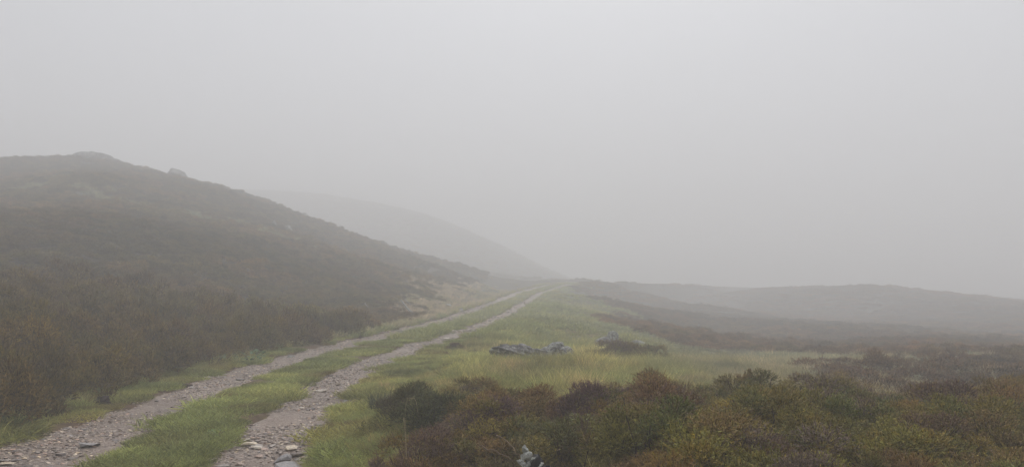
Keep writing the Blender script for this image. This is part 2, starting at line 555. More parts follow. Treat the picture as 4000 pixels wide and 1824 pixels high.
def stone_spots(n, y0, y1, pw, rng, spread=.06):
    y = y0 + (y1 - y0) * rng.random(n) ** pw
    rut = rng.random(n) < .52
    a = np.where(rut, RUT_L[0] - spread - .25 * sstep(10, 6.5, y), RUT_R[0] - spread); b = np.where(rut, RUT_L[1] + spread * .3, RUT_R[1] + spread)
    q = rng.random(n)
    q = np.where(rng.random(n) < .55, q ** 1.7, q)          # thrown to the outer edge
    x = track_x(y) + a + (b - a) * q
    keep = fbm(x, y, .9, 3) + .25 * rng.random(n) > -.08
    return x[keep], y[keep]


rs = np.random.default_rng(21)
BIG = [(-2.64, 7.72, .22, .35, 3), (-2.50, 7.55, .16, .2, 7), (-2.72, 7.9, .12, 1.2, 2), (-2.38, 7.62, .13, .5, 0), (-2.52, 6.75, .21, .1, 0), (-2.33, 6.62, .16, 2.1, 6),
       (-2.10, 7.05, .26, .95, 6), (-2.02, 7.3, .24, .9, 0), (-1.98, 6.75, .3, 1.0, 6), (-2.15, 7.5, .18, .8, 3), (-4.15, 7.55, .28, .15, 6), (-4.52, 6.9, .15, .4, 3), (-4.3, 6.75, .12, 1.4, 5),
       (-4.62, 7.0, .13, .3, 0), (-4.25, 7.25, .13, .2, 5), (-1.35, 20.8, .35, .2, 7), (-1.7, 19.9, .28, .3, 2), (-1.2, 21.6, .3, .1, 3), (-1.55, 22.6, .25, .5, 7), (-4.4, 12.4, .2, .4, 5), (-2.75, 11.0, .22, .4, 2)]
x, y = stone_spots(700, 6.2, 15.5, 1.35, rs)
size = .045 + .075 * rs.random(len(x)) ** 2.0
spots = [(bx, by, bs, br, bc) for bx, by, bs, br, bc in BIG]
for i in range(len(x)):
    if len(spots) >= 300: break
    spots.append((x[i], y[i], size[i], rs.random() * 6.28, int(rs.choice(len(STONE_COLS), p=STONE_W))))
for i, (bx, by, bs, br, bc) in enumerate(spots):
    o = bpy.data.objects.new('stone', STONE_ME[i % len(STONE_ME)]); COL.objects.link(o); o.parent = track
    z = float(track_top(np.array([bx]), np.array([by]))[0])
    o.location = (bx, by, z + bs * .07); o.rotation_euler = (random.gauss(0, .12), random.gauss(0, .12), br)
    o.scale = (bs * .88, bs * .88, bs * random.uniform(.7, 1.1)); _j = random.uniform(1.05, 1.4); o['tint'] = [float(v) * _j for v in STONE_COLS[bc]]


def merged(protos, P, S, R, C, tilt=.15, rng=RNG):
    """bake copies of small hull meshes into one vertex array with per-piece colour"""
    Vs, Fs, Cs, off = [], [], [], 0
    pv = []
    for me in protos:
        v = np.empty(len(me.vertices) * 3, np.float32); me.vertices.foreach_get('co', v)
        f = np.empty(len(me.polygons) * 3, np.int32); me.polygons.foreach_get('vertices', f)
        pv.append((v.reshape(-1, 3), f.reshape(-1, 3)))
    k = rng.integers(0, len(protos), len(P))
    for j, (v, f) in enumerate(pv):
        s = np.where(k == j)[0]
        if not len(s): continue
        c, sn = np.cos(R[s])[:, None], np.sin(R[s])[:, None]
        vx = v[None, :, 0] * c - v[None, :, 1] * sn; vy = v[None, :, 0] * sn + v[None, :, 1] * c
        vz = v[None, :, 2] + vx * rng.normal(0, tilt, len(s))[:, None] + vy * rng.normal(0, tilt, len(s))[:, None]
        V = np.stack([vx, vy, vz], -1) * S[s][:, None, None] + P[s][:, None, :]
        Vs.append(V.reshape(-1, 3))
        Fs.append((f[None] + (np.arange(len(s)) * len(v))[:, None, None] + off).reshape(-1, 3))
        Cs.append(np.repeat(C[s], len(v), axis=0)); off += len(s) * len(v)
    return np.concatenate(Vs), np.concatenate(Fs), np.concatenate(Cs)


x1, y1 = stone_spots(30000, 5.2, 26, 1.6, rs, .12)
x2, y2 = stone_spots(2600, 22, 48, 1.2, rs)
x = np.concatenate([x1, x2]); y = np.concatenate([y1, y2])
s = np.concatenate([.015 + .045 * rs.random(len(x1)) ** 2.4, .05 + .09 * rs.random(len(x2)) ** 2])
cc = np.array([1.46, 1.37, 1.28]) * STONE_COLS[rs.choice(len(STONE_COLS), len(x), p=STONE_W)] * (.75 + .45 * rs.random(len(x)))[:, None]
V, F, C = merged(STONE_ME[:8], np.stack([x, y, track_top(x, y) + s * .12], 1), s, rs.random(len(x)) * 6.28, cc)
M_GRAVEL_BITS = stone_mat('loose_gravel')
# baked colours: no per-object tint here
gb = M_GRAVEL_BITS.node_tree
for nd in gb.nodes:
    if nd.type == 'ATTRIBUTE' and nd.attribute_type == 'INSTANCER':
        for lk in list(nd.outputs[0].links):
            sock = lk.to_socket; gb.links.remove(lk); sock.default_value = (1, 1, 1, 1)
gr = link('gravel', mesh_from('gravel', V, F, C), M_GRAVEL_BITS, track)
gr['kind'] = 'stuff'; gr['label'] = 'small loose stones scattered in the wheel ruts'

# ------------------------------------------------------------------ plants: prototypes
def unit(v):
    return v / (np.linalg.norm(v, axis=1, keepdims=True) + 1e-9)


def blades(P, D, L, Wd, bend, c0, c1, rng):
    """curved tapering blades: 5 vertices, 3 triangles each"""
    n = len(P)
    side_ = unit(np.cross(D, rng.normal(size=(n, 3))))
    w = side_ * (Wd * .5)[:, None]
    mid = P + D * (L * .55)[:, None] + bend * (.3)
    tip = P + D * L[:, None] + bend
    V = np.stack([P - w, P + w, mid - w * .75, mid + w * .75, tip], 1)
    f = np.array([[0, 1, 3], [0, 3, 2], [2, 3, 4]])
    F = (f[None] + (np.arange(n) * 5)[:, None, None]).reshape(-1, 3)
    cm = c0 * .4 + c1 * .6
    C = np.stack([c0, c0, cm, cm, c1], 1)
    return V.reshape(-1, 3), F, C.reshape(-1, 3)


def spikes(P, D, L, Wd, c, rng):
    n = len(P)
    w = unit(np.cross(D, rng.normal(size=(n, 3)))) * (Wd * .5)[:, None]
    V = np.stack([P - w, P + w, P + D * L[:, None]], 1)
    F = np.arange(n * 3).reshape(-1, 3)
    return V.reshape(-1, 3), F, np.repeat(c, 3, axis=0)


def join(parts):
    Vs, Fs, Cs, o = [], [], [], 0
    for v, f, c in parts:
        Vs.append(v); Fs.append(f + o); Cs.append(c); o += len(v)
    return np.concatenate(Vs), np.concatenate(Fs), np.concatenate(Cs)


OLIVE, RUST, GREEN, DEAD = np.array([.180, .142, .030]), np.array([.165, .112, .036]), np.array([.120, .118, .028]), np.array([.130, .092, .066])


def bush_arrays(seed, n, r=.45, h=.45, ln=.07, wd=.007, nside=5, mix=(.5, .25, .2, .05), tufts=22, calm=0.0):
    """a low dome made of many leafy tufts with gaps between them"""
    rng = np.random.default_rng(seed)
    # tuft centres spread over the dome
    i = np.arange(tufts) + .5
    tz = 1 - i / tufts * .97
    ta = i * 2.39996 + rng.normal(0, .25, tufts)
    tq = np.sqrt(np.clip(1 - tz * tz, 0, 1))
    td = unit(np.stack([tq * np.cos(ta), tq * np.sin(ta), tz], 1) + rng.normal(0, .09, (tufts, 3)))
    td[:, 2] = np.abs(td[:, 2])
    ell = np.array([r, r * rng.uniform(.82, 1.0), h])
    tc = td * ell * rng.uniform(.50, .98, tufts)[:, None]
    tr = rng.uniform(.10, .20, tufts) * (r / .45)
    pal = np.stack([OLIVE, RUST, GREEN, DEAD])
    pal = pal * (1 - calm) + calm * np.array([.168, .126, .030])
    tk = rng.choice(4, tufts, p=mix); tb = rng.uniform(.78, 1.25, tufts)
    w = tr ** 2; k = rng.choice(tufts, n, p=w / w.sum())
    ax = unit(td * np.array([.8, .8, .5]) + np.array([0, 0, .75]))[k]
    d = unit(ax * .75 + unit(rng.normal(size=(n, 3))) * .95)
    base = tc[k] + d * (tr[k] * rng.uniform(.35, .95, n))[:, None]
    base[:, 2] = np.maximum(base[:, 2], -.02)
    D = unit(d * .85 + np.array([0, 0, .5]) + rng.normal(0, .24, (n, 3)))
    L = ln * rng.uniform(.5, 1.25, n) * np.where(rng.random(n) < .03, 1.7, 1)
    kk = np.where(rng.random(n) < .75, tk[k], rng.choice(4, n, p=mix))
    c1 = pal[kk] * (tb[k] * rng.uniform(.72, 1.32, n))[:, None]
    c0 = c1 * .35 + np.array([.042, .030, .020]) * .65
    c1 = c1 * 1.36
    parts = [blades(base, D, L, np.full(n, wd), rng.normal(0, .01, (n, 3)), c0, c1, rng)]
    for q in range(nside):
        t = rng.uniform(.2, .95, n)
        P = base + D * (L * t)[:, None]
        sd = unit(D * .8 + rng.normal(0, .75, (n, 3)))
        parts.append(spikes(P, sd, L * rng.uniform(.25, .5, n), np.full(n, wd * .9), c1 * rng.uniform(.85, 1.2, n)[:, None], rng))
    return join(parts)


def tube(pts, rad, seg=5):
    """tapered tube along points; returns V, F(quads)"""
    pts = np.asarray(pts, float); n = len(pts)
    t = unit(np.gradient(pts, axis=0))
    up = np.array([.13, .21, .97]); s = unit(np.cross(t, np.tile(up, (n, 1)))); b = np.cross(t, s)
    a = np.linspace(0, 2 * np.pi, seg, endpoint=False)
    V = pts[:, None] + (s[:, None] * np.cos(a)[None, :, None] + b[:, None] * np.sin(a)[None, :, None]) * np.asarray(rad)[:, None, None]
    I = np.arange(n * seg).reshape(n, seg)
    J = np.roll(I, -1, axis=1)
    F = np.stack([I[:-1], J[:-1], J[1:], I[1:]], -1).reshape(-1, 4)
    return V.reshape(-1, 3), F


def stem_mesh(seed, r, h):
    rng = np.random.default_rng(seed)
    Vs, Fs, o = [], [], 0
    for k in range(14):
        a = rng.random() * 6.28; rr = r * rng.uniform(.3, .75); hh = h * rng.uniform(.5, .85)
        t = np.linspace(0, 1, 6)[:, None]
        p = np.array([[math.cos(a) * .05, math.sin(a) * .05, -.05]]) * (1 - t) + np.array([[math.cos(a) * rr, math.sin(a) * rr, hh]]) * t
        p[:, 2] += -.1 * h * np.sin(t[:, 0] * np.pi); p += rng.normal(0, .012, p.shape)
        v, f = tube(p, np.linspace(.009, .003, 6))
        Vs.append(v); Fs.append(f + o); o += len(v)
    return mesh_from('stems', np.concatenate(Vs), np.concatenate(Fs), None, True)


M_STEM = plain_mat('heather_wood', (.085, .062, .045))
NEAR_MIX = [(.6, .12, .23, .05), (.45, .38, .1, .07), (.6, .08, .32, 0), (.3, .2, .05, .45), (.55, .2, .2, .05), (.35, .05, .6, 0), (.35, .5, .1, .05), (.7, .12, .18, 0)]
NEAR = []
for i, mx in enumerate(NEAR_MIX):
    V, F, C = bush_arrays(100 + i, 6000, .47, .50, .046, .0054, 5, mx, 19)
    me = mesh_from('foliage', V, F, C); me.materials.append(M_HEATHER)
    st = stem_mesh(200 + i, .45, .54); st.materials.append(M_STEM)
    NEAR.append((me, st))
MID = []
for i, mx in enumerate(NEAR_MIX[:6]):
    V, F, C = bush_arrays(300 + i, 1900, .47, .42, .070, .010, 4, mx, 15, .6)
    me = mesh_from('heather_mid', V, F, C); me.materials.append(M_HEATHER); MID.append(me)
FAR = []
for i, mx in enumerate(NEAR_MIX[:5]):
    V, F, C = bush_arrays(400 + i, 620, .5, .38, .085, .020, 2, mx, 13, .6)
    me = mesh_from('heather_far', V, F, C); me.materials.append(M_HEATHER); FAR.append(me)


def grass_mesh(seed, n, rad, h0, h1, wd, lean, c_a, c_b, droop=.3):
    rng = np.random.default_rng(seed)
    a = rng.random(n) * 6.28; r = rad * np.sqrt(rng.random(n))
    P = np.stack([r * np.cos(a), r * np.sin(a), np.full(n, -.01)], 1)
    D = unit(np.array([0, 0, 1.]) + rng.normal(0, lean, (n, 3)) + P / rad * lean * .6)
    L = rng.uniform(h0, h1, n)
    out = D.copy(); out[:, 2] = 0
    bend = unit(out + 1e-4) * (L * droop * rng.uniform(.3, 1.3, n))[:, None]; bend[:, 2] = -L * droop * rng.uniform(.1, .7, n)
    t = rng.random(n)[:, None]
    c1 = (np.array(c_a) * (1 - t) + np.array(c_b) * t) * rng.uniform(.55, 1.4, n)[:, None]
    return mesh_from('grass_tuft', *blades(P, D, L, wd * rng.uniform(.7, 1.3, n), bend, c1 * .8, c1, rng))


G1, G2, ST = (1.0, 1.0, 1.0), (1.35, 1.12, .9), (2.3, 1.75, 1.9)
TURF = [grass_mesh(500 + i, 330, .17, .02, .065, .0042, .55, G1, G2, .5) for i in range(4)]
TUSS = [grass_mesh(520 + i, 190, .13, .10, .26, .0045, .35, G1, (1.8, 1.5, 1.4), .45) for i in range(4)]
BENT = [grass_mesh(540 + i, 60, .14, .16, .34, .0036, .22, ST, (1.9, 1.6, 1.5), .25) for i in range(3)]
TURF_FAR = [grass_mesh(560 + i, 130, .22, .04, .11, .011, .5, G1, G2, .4) for i in range(3)]
TUSS_FAR = [grass_mesh(580 + i, 110, .2, .10, .26, .011, .32, G1, (1.9, 1.6, 1.5), .4) for i in range(3)]
for me in TURF + TUSS + BENT + TURF_FAR + TUSS_FAR: me.materials.append(M_GRASS)


# ------------------------------------------------------------------ scatter by geometry nodes (only for what nobody could count)
def scatter(name, meshes, P, rotz, scale, idx, tint, tilt=None):
    n = len(P)
    me = bpy.data.meshes.new(name)
    me.vertices.add(n); me.vertices.foreach_set('co', np.asarray(P, np.float32).ravel())
    def attr(nm, ty, key, arr):
        a = me.attributes.new(nm, ty, 'POINT'); a.data.foreach_set(key, np.ascontiguousarray(arr).ravel())
    rot = np.zeros((n, 3), np.float32); rot[:, 2] = rotz
    if tilt is not None: rot[:, :2] = tilt
    attr('rot', 'FLOAT_VECTOR', 'vector', rot)
    sc3 = np.asarray(scale, np.float32)
    if sc3.ndim == 1: sc3 = np.repeat(sc3[:, None], 3, axis=1)
    attr('scl', 'FLOAT_VECTOR', 'vector', sc3)
    attr('idx', 'INT', 'value', np.asarray(idx, np.int32))
    t4 = np.ones((n, 4), np.float32); t4[:, :3] = tint
    attr('tint', 'FLOAT_COLOR', 'color', t4)
    o = link(name, me)
    ng = bpy.data.node_groups.new(name + '_scatter', 'GeometryNodeTree')
    ng.interface.new_socket('Geometry', in_out='INPUT', socket_type='NodeSocketGeometry')
    ng.interface.new_socket('Geometry', in_out='OUTPUT', socket_type='NodeSocketGeometry')
    N = ng.nodes; Lk = ng.links
    gi = N.new('NodeGroupInput'); go = N.new('NodeGroupOutput')
    m2p = N.new('GeometryNodeMeshToPoints')
    iop = N.new('GeometryNodeInstanceOnPoints'); iop.inputs['Pick Instance'].default_value = True
    jn = N.new('GeometryNodeJoinGeometry')
    for k, pm in enumerate(meshes):
        po = bpy.data.objects.new('plant_source', pm)
        oi = N.new('GeometryNodeObjectInfo'); oi.inputs['Object'].default_value = po; oi.inputs['As Instance'].default_value = True
        Lk.new(oi.outputs['Geometry'], jn.inputs[0])
    def named(nm, ty):
        a = N.new('GeometryNodeInputNamedAttribute'); a.data_type = ty; a.inputs[0].default_value = nm; return a.outputs[0]
    Lk.new(gi.outputs[0], m2p.inputs[0]); Lk.new(m2p.outputs[0], iop.inputs['Points'])
    Lk.new(jn.outputs[0], iop.inputs['Instance'])
    Lk.new(named('idx', 'INT'), iop.inputs['Instance Index'])
    e2r = N.new('FunctionNodeEulerToRotation'); Lk.new(named('rot', 'FLOAT_VECTOR'), e2r.inputs[0]); Lk.new(e2r.outputs[0], iop.inputs['Rotation'])
    Lk.new(named('scl', 'FLOAT_VECTOR'), iop.inputs['Scale'])
    Lk.new(iop.outputs[0], go.inputs[0])
    md = o.modifiers.new('scatter', 'NODES'); md.node_group = ng
    return o


def jitter(x0, x1, y0, y1, sp, rng):
    xs = np.arange(x0, x1, sp); ys = np.arange(y0, y1, sp)
    X, Y = np.meshgrid(xs, ys)
    X = X + (np.arange(len(ys)) % 2)[:, None] * sp * .5
    return (X + rng.uniform(-.42, .42, X.shape) * sp).ravel(), (Y + rng.uniform(-.42, .42, X.shape) * sp).ravel()


def in_view(x, y, m=.0, far=1e9):
    return (y > 1.0) & (np.abs(x) < y * (.675 + m) + 1.2) & (np.hypot(x, y) < far)


# ------------------------------------------------------------------ heather, one by one
rb = np.random.default_rng(77)
HT = {'olive': (1.0, 1.0, 1.0), 'rust': (1.06, .93, .88), 'green': (.80, .90, .8), 'dark': (.52, .56, .52), 'purple': (1.0, .84, 1.1), 'pale': (1.3, 1.2, 1.15), 'grey': (.8, .78, .95), 'gold': (1.2, 1.1, .85)}


def add_bush(x, y, size, tall, var, tint, label, group=None, sink=.10):
    me, st = NEAR[var % len(NEAR)]
    e = link('heather_bush', None, loc=(x, y, hz(x, y) - sink), rot=(0, 0, rb.random() * 6.28), scale=(size, size, size * tall))
    e.empty_display_size = .1
    for nm, m in (('foliage', me), ('stems', st)):
        c = link(nm, m, parent=e)
        c['tint'] = [float(v) for v in tint]
    tag(e, label, 'heather', group)
    return e


# mounds that stand out: x, y, size, tall, variant, tint, label
MOUNDS = [
    (1.30, 7.75, 1.22, .72, 1, 'rust', 'dark rusty rounded heather mound standing alone against the pale grass, right of centre'),
    (1.05, 7.45, .8, .9, 3, 'purple', 'purplish straggly heather tucked against the left side of the dark rusty rounded mound'),
    (2.45, 7.75, 1.2, .72, 7, 'olive', 'tallest olive brown heather mound with spiky top, right of the dark rusty rounded mound'),
    (1.98, 7.70, 1.0, .7, 4, 'olive', 'brown heather bush on the left shoulder of the spiky topped olive mound'),
    (3.05, 7.55, 1.15, .68, 0, 'olive', 'olive heather bush on the right shoulder of the spiky topped mound'),
    (3.45, 7.15, 1.1, .62, 5, 'green', 'dark green heather bush sloping down right of the spiky topped mound'),
    (-1.08, 8.25, .95, .72, 6, 'dark', 'dark rusty heather at the left tip of the heather bank, beside yellow grass'),
    (-.5, 8.4, 1.0, .68, 1, 'olive', 'low brown heather at the back of the bank, just below the grey slab boulder'),
    (-.74, 7.5, 1.1, .74, 5, 'dark', 'dark green heather bush at the left end of the bank'),
    (-.24, 7.35, 1.05, .7, 1, 'rust', 'rusty brown heather bush behind the dark green bush, left part of the bank'),
    (.06, 7.65, 1.0, .66, 4, 'rust', 'reddish heather bush at the back of the bank below the boulders'),
    (.58, 7.55, 1.0, .66, 0, 'olive', 'olive heather bush in the gap left of the dark rusty rounded mound'),
    (-.98, 5.75, .55, .8, 5, 'green', 'small dark green heather tuft alone in the grass beside the right rut'),
    (.62, 6.55, .85, .95, 3, 'purple', 'purple brown heather with bare grey stems in the middle of the bank'),
    (4.95, 8.1, 1.0, .75, 1, 'rust', 'reddish heather bush near the right edge, left of the edge mound'),
    (5.75, 8.4, 1.1, .8, 4, 'rust', 'brown heather mound cut by the right edge of the picture'),
    (1.60, 4.75, .75, .85, 3, 'rust', 'pinkish brown heather at the bottom edge, right of the white lichened stone'),
]
taken = []
for mx_, my_, s_, t_, v_, tn, lb in MOUNDS:
    eb = add_bush(mx_, my_, s_, t_, v_, HT[tn], lb)
    if 'spiky top,' in lb:
        for dx, dz in ((-.16, .40), (.10, .43), (.15, .42), (.27, .37)):
            c = link('sprig', NEAR[1][0], parent=eb, loc=(dx, 0, dz), scale=(.045, .045, .20)); c['tint'] = [1.0, .85, .85]
    taken.append((mx_, my_, s_ * .30))
STONE_AT = (.085, 4.78)                                    # pale lichened stone in the heather
taken.append((STONE_AT[0] + .02, STONE_AT[1] - .16, .34))
taken.append((STONE_AT[0] + .03, STONE_AT[1] - .50, .34))
taken.append((.78, 5.45, .16))                             # bilberry gap
tk = np.array(taken)
x, y = jitter(-1.6, 7.2, 3.9, 8.8, .46, rb)
ok = (rb.random(len(x)) > .10) & (heather_p(x, y) > .55) & (np.abs(x) < y * .70 + .5) & (np.hypot(x, y) > 3.7)
x, y = x[ok], y[ok]
ok = np.array([np.all(np.hypot(tk[:, 0] - a, tk[:, 1] - b) > tk[:, 2] + .08) for a, b in zip(x, y)])
x, y = x[ok], y[ok]
FILL_L = {'olive': 'olive brown', 'rust': 'rusty brown', 'green': 'dark green', 'gold': 'golden olive', 'purple': 'purplish brown', 'dark': 'very dark'}
names = list(FILL_L)
pw_ = np.array([.42, .25, .12, .08, .07, .06])
for a, b in zip(x, y):
    k = names[int(rb.choice(len(names), p=pw_))]
    where = 'left part of the near bank' if a < .35 * b - 1.4 else ('middle of the near bank' if a < .42 * b else 'right part of the near bank')
    row = 'front' if b < 5.6 else ('middle' if b < 7 else 'back')
    g = f'{FILL_L[k]} heather in the {row} row, {where}'
    s_ = rb.uniform(.78, 1.2)
    add_bush(a, b, s_, rb.uniform(.58, .86) * (.9 if row == 'back' else 1.0), int(rb.integers(0, len(NEAR))), np.array(HT[k]) * rb.uniform(.92, 1.28),
             f'{FILL_L[k]} heather bush packed among others, {row} row, {where}', g)
n_near = len(x) + len(MOUNDS) + 4

# the heather hill left of the track: the nearest bushes singly
x, y = jitter(-80, -3.0, 4.5, 98, .54, rb)
L, R = side(y, x)
ok = (heather_p(x, y) > .12 + .5 * rb.random(len(x))) & (L > .6) & (np.hypot(x, y) < 104) & (rb.random(len(x)) < np.clip(42 / np.hypot(x, y), 0, 1)) & (in_view(x, y, .25) | (np.hypot(x, y) < 14))
x, y = x[ok], y[ok]
KEEP_CLEAR = [(-5.30, 9.95, .75), (-5.1, 9.4, .5), (-5.02, 14.7, .65), (-5.45, 14.1, .45), (-4.0, 29.5, .6), (-3.8, 29.0, .5), (-4.4, 29.6, .35)]
ok = np.all([np.hypot(x - a, y - b) > r for a, b, r in KEEP_CLEAR], axis=0)
x, y = x[ok], y[ok]
iv = in_view(x, y, -.01)
dist = np.where(iv, np.hypot(x, y), 1e6)
order = np.argsort(dist)
n_one = 300 - n_near
one = order[:n_one]
rest = np.setdiff1d(np.arange(len(x)), one)
# the wood at the foot of the slope keeps a little clearing
hh = height(x, y)


def hill_tint(x, y, rng):
    t = fbm(x, y, 3.5, 3); u = rng.normal(0, .16, len(x))
    a = np.clip((t + u) * 2.2 + .5, 0, 1)[:, None]
    c = np.array([.86, .94, .86]) * (1 - a) + np.array([1.06, .94, .95]) * a
    d = np.clip(fbm(x + 40, y, 6, 2) * 1.5 + .5, 0, 1)[:, None]
    return c * np.array([1.10, .99, .94]) * (.74 + .40 * d) * (.62 + .58 * rng.random(len(x)))[:, None]


HTN = hill_tint(x, y, rb)
HTN[one] = HTN[one] * .6 + np.array([.80, .80, .76]) * .4
for i in one:
    o = link('heather_bush', MID[int(rb.integers(0, len(MID)))], loc=(x[i], y[i], hh[i] - .08), rot=(0, 0, rb.random() * 6.28))
    s_ = rb.uniform(.8, 1.5); o.scale = (s_, s_, s_ * rb.uniform(.85, 1.35))
    o['tint'] = [float(v) for v in HTN[i]]
    Ld = float(side(y[i], x[i])[0])
    tv = HTN[i]; lum = tv.sum() / 3
    look = 'dark brown' if lum < .6 else ('pale brown' if lum > .92 else ('reddish brown' if tv[0] > tv[1] * 1.12 else ('olive brown' if tv[1] > tv[0] else 'mid brown')))
    row = 'lowest row, overhanging the left verge' if Ld < 1.5 else ('second row up the left slope' if Ld < 2.6 else ('third row up the left slope' if Ld < 3.8 else 'high above the left verge'))
    zone = 'opposite the peat clod' if y[i] < 10.5 else ('between peat clod and green weeds' if y[i] < 14 else ('near the green weeds' if y[i] < 17 else 'beyond the green weeds'))
    tag(o, f'{look} heather bush, {row}, {zone}', 'heather', f'{look} heather, {row}, {zone}')
xr, yr = x[rest], y[rest]
lod = np.hypot(xr, yr) > 24
meshes = MID + FAR
idx = np.where(lod, len(MID) + rb.integers(0, len(FAR), len(rest)), rb.integers(0, len(MID), len(rest)))
s_ = rb.uniform(.8, 1.5, len(rest))
s_ = s_ * np.where(lod, .82, 1.0) * np.clip(np.hypot(xr, yr) / 42, 1, 2.4) ** .5
S3 = np.stack([s_, s_, s_ * rb.uniform(.8, 1.25, len(rest)) * np.where(lod, .62, 1.0)], 1)
hc = scatter('hill_heather', meshes, np.stack([xr, yr, hh[rest] - .08], 1), rb.random(len(rest)) * 6.28, S3, idx, HTN[rest])
tag(hc, 'brown and olive heather covering the foggy hill left of the track', 'heather', kind='stuff')

# heather of the open moor to the right and of the far hill
x, y = jitter(-3, 95, 9, 128, .55, rb)
hp = heather_p(x, y)
L, R = side(y, x)
ok = (hp > rb.random(len(x)) * .8 + .1) & (R > .3) & (np.hypot(x, y) < 130) & in_view(x, y, .12) & (rb.random(len(x)) < np.clip(38 / np.hypot(x, y), 0, 1) ** 1.3) & ~((y < 9.3) & (np.abs(x) < 8))
x, y = x[ok], y[ok]
s_ = rb.uniform(.6, 1.15, len(x)) * np.clip(np.hypot(x, y) / 38, 1, 4) ** .65
S3 = np.stack([s_, s_, s_ * rb.uniform(.45, .85, len(x)) / np.clip(np.hypot(x, y) / 38, 1, 4) ** .75], 1)
tn = hill_tint(x, y, rb) * np.array([1.10, .95, 1.15])
lod = np.hypot(x, y) > 20
idx = np.where(lod, len(MID) + rb.integers(0, len(FAR), len(x)), rb.integers(0, len(MID), len(x)))
mh = scatter('moor_heather', meshes, np.stack([x, y, height(x, y) - .06], 1), rb.random(len(x)) * 6.28, S3, idx, tn)
tag(mh, 'patchy purplish heather on the misty moor right of the track', 'heather', kind='stuff')
x, y = jitter(-125, 34, 80, 216, 2.0, rb)
L, R = side(y, x)
ok = ((L > .8) | (R > 2)) & (np.hypot(x, y) > 98) & ((x < 12) | (np.hypot(x, y) > 125))
x, y = x[ok], y[ok]
fh = scatter('far_heather', FAR, np.stack([x, y, height(x, y) - .1], 1), rb.random(len(x)) * 6.28, np.stack([rb.uniform(1.6, 2.3, len(x))] * 2 + [rb.uniform(.7, 1.0, len(x))], 1), rb.integers(0, len(FAR), len(x)), hill_tint(x, y, rb))
tag(fh, 'heather on the far hill almost lost in the fog', 'heather', kind='stuff')

# ------------------------------------------------------------------ grass
GREENT, YELL, STRAW, PALE = np.array([.255, .305, .105]), np.array([.34, .33, .11]), np.array([.37, .32, .16]), np.array([.29, .33, .19])


def mix3(a, b, t):
    t = np.clip(t, 0, 1)[:, None]; return a * (1 - t) + b * t


# turf on the strip between the ruts and along both verges
x, y = jitter(-8, 4, 1.5, 26, .085, rb)
L, R = side(y, x)
s0 = x - track_x(y)
on = rut_mask(x, y)
strip = (s0 > RUT_L[1] - .1) & (s0 < RUT_R[0] + .1)
verge = ((L > -.05) & (L < 1.6)) | ((R > -.05) & (R < 2.2))
wear = np.where(strip, 1 - .9 * sstep(.30, .5, np.abs(s0 - .06) + .35 * fbm(x, y, .5, 2)), np.where(L > 0, sstep(-.1, .55, L + .4 * fbm(x, y, .6, 2)), sstep(-.1, .35, R + .3 * fbm(x, y, .6, 2))))
bare = sstep(.08, .26, fbm(x + 9, y, .7, 3))
ok = (on < .25) & (strip | verge) & (rb.random(len(x)) < wear * (1 - .85 * bare)) & (heather_p(x, y) < .7) & (rb.random(len(x)) < np.clip(14 / np.maximum(y, 4), .45, 1))
x, y, st_ = x[ok], y[ok], strip[ok]
t = fbm(x, y, .8, 3) * 1.6 + .25 + np.where(st_, -.30 + .50 * sstep(9, 6.5, y), .15)
tn = mix3(GREENT, YELL, t) * (.78 + .66 * rb.random(len(x)))[:, None] * (1 + .9 * fbm(x, y, .45, 2))[:, None]
tn = mix3(tn, np.array([.17, .115, .05]), sstep(.1, .4, fbm(x - 31, y, .7, 3)) * .7)
sc_ = rb.uniform(.6, 1.25, len(x)) * (1 + 3.0 * np.clip(fbm(x, y, .38, 2) - .10, 0, .4))
tf = scatter('turf', TURF, np.stack([x, y, height(x, y)], 1), rb.random(len(x)) * 6.28, sc_, rb.integers(0, len(TURF), len(x)), tn)
tag(tf, 'short green turf on the strip between the ruts and on both verges', 'grass', kind='stuff')

# longer grass: verges, the green bank and hollow right of the track, gaps in the heather
x, y = jitter(-9, 9, 2.0, 22, .16, rb)
L, R = side(y, x)
hp = heather_p(x, y)
dens = np.where(R > .15, .75 * sstep(.2, 1.0, R), np.where(L > .3, .45 * sstep(.25, .7, L), 0)) * (1 - hp * .96)
ok = (rb.random(len(x)) < dens) & (np.hypot(x, y) > 2.5)
x, y = x[ok], y[ok]; R = R[ok]
t = fbm(x, y, 1.5, 3) * 1.7 + .05 + .5 * np.exp(-((x + .6) ** 2 / 1.2 + (y - 9.6) ** 2 / 3.0))
tn = mix3(GREENT * 1.05, YELL * 1.05, t)
tn = mix3(tn, STRAW, fbm(x + 50, y, 1.0, 3) * 1.7 - .06) * (.6 + .65 * rb.random(len(x)))[:, None] * (1 + .8 * fbm(x, y, .8, 2))[:, None]
dull = np.clip((x - .12 * y - .8) / 2.0, 0, 1)[:, None]
tn = tn * (1 - dull * .6) + np.array([.21, .21, .12]) * dull * .6
idx = np.where(rb.random(len(x)) < .14, len(TUSS) + rb.integers(0, len(BENT), len(x)), rb.integers(0, len(TUSS), len(x)))
tg = scatter('long_grass', TUSS + BENT, np.stack([x, y, height(x, y)], 1), rb.random(len(x)) * 6.28, rb.uniform(.5, 1.15, len(x)) * (1 + .9 * fbm(x, y, 1.1, 2)) * np.where(R > 0, .45 + .55 * sstep(.4, 2.0, R), .8), idx, tn)
tag(tg, 'long green and straw coloured grass on the verge, bank and hollow', 'grass', kind='stuff')

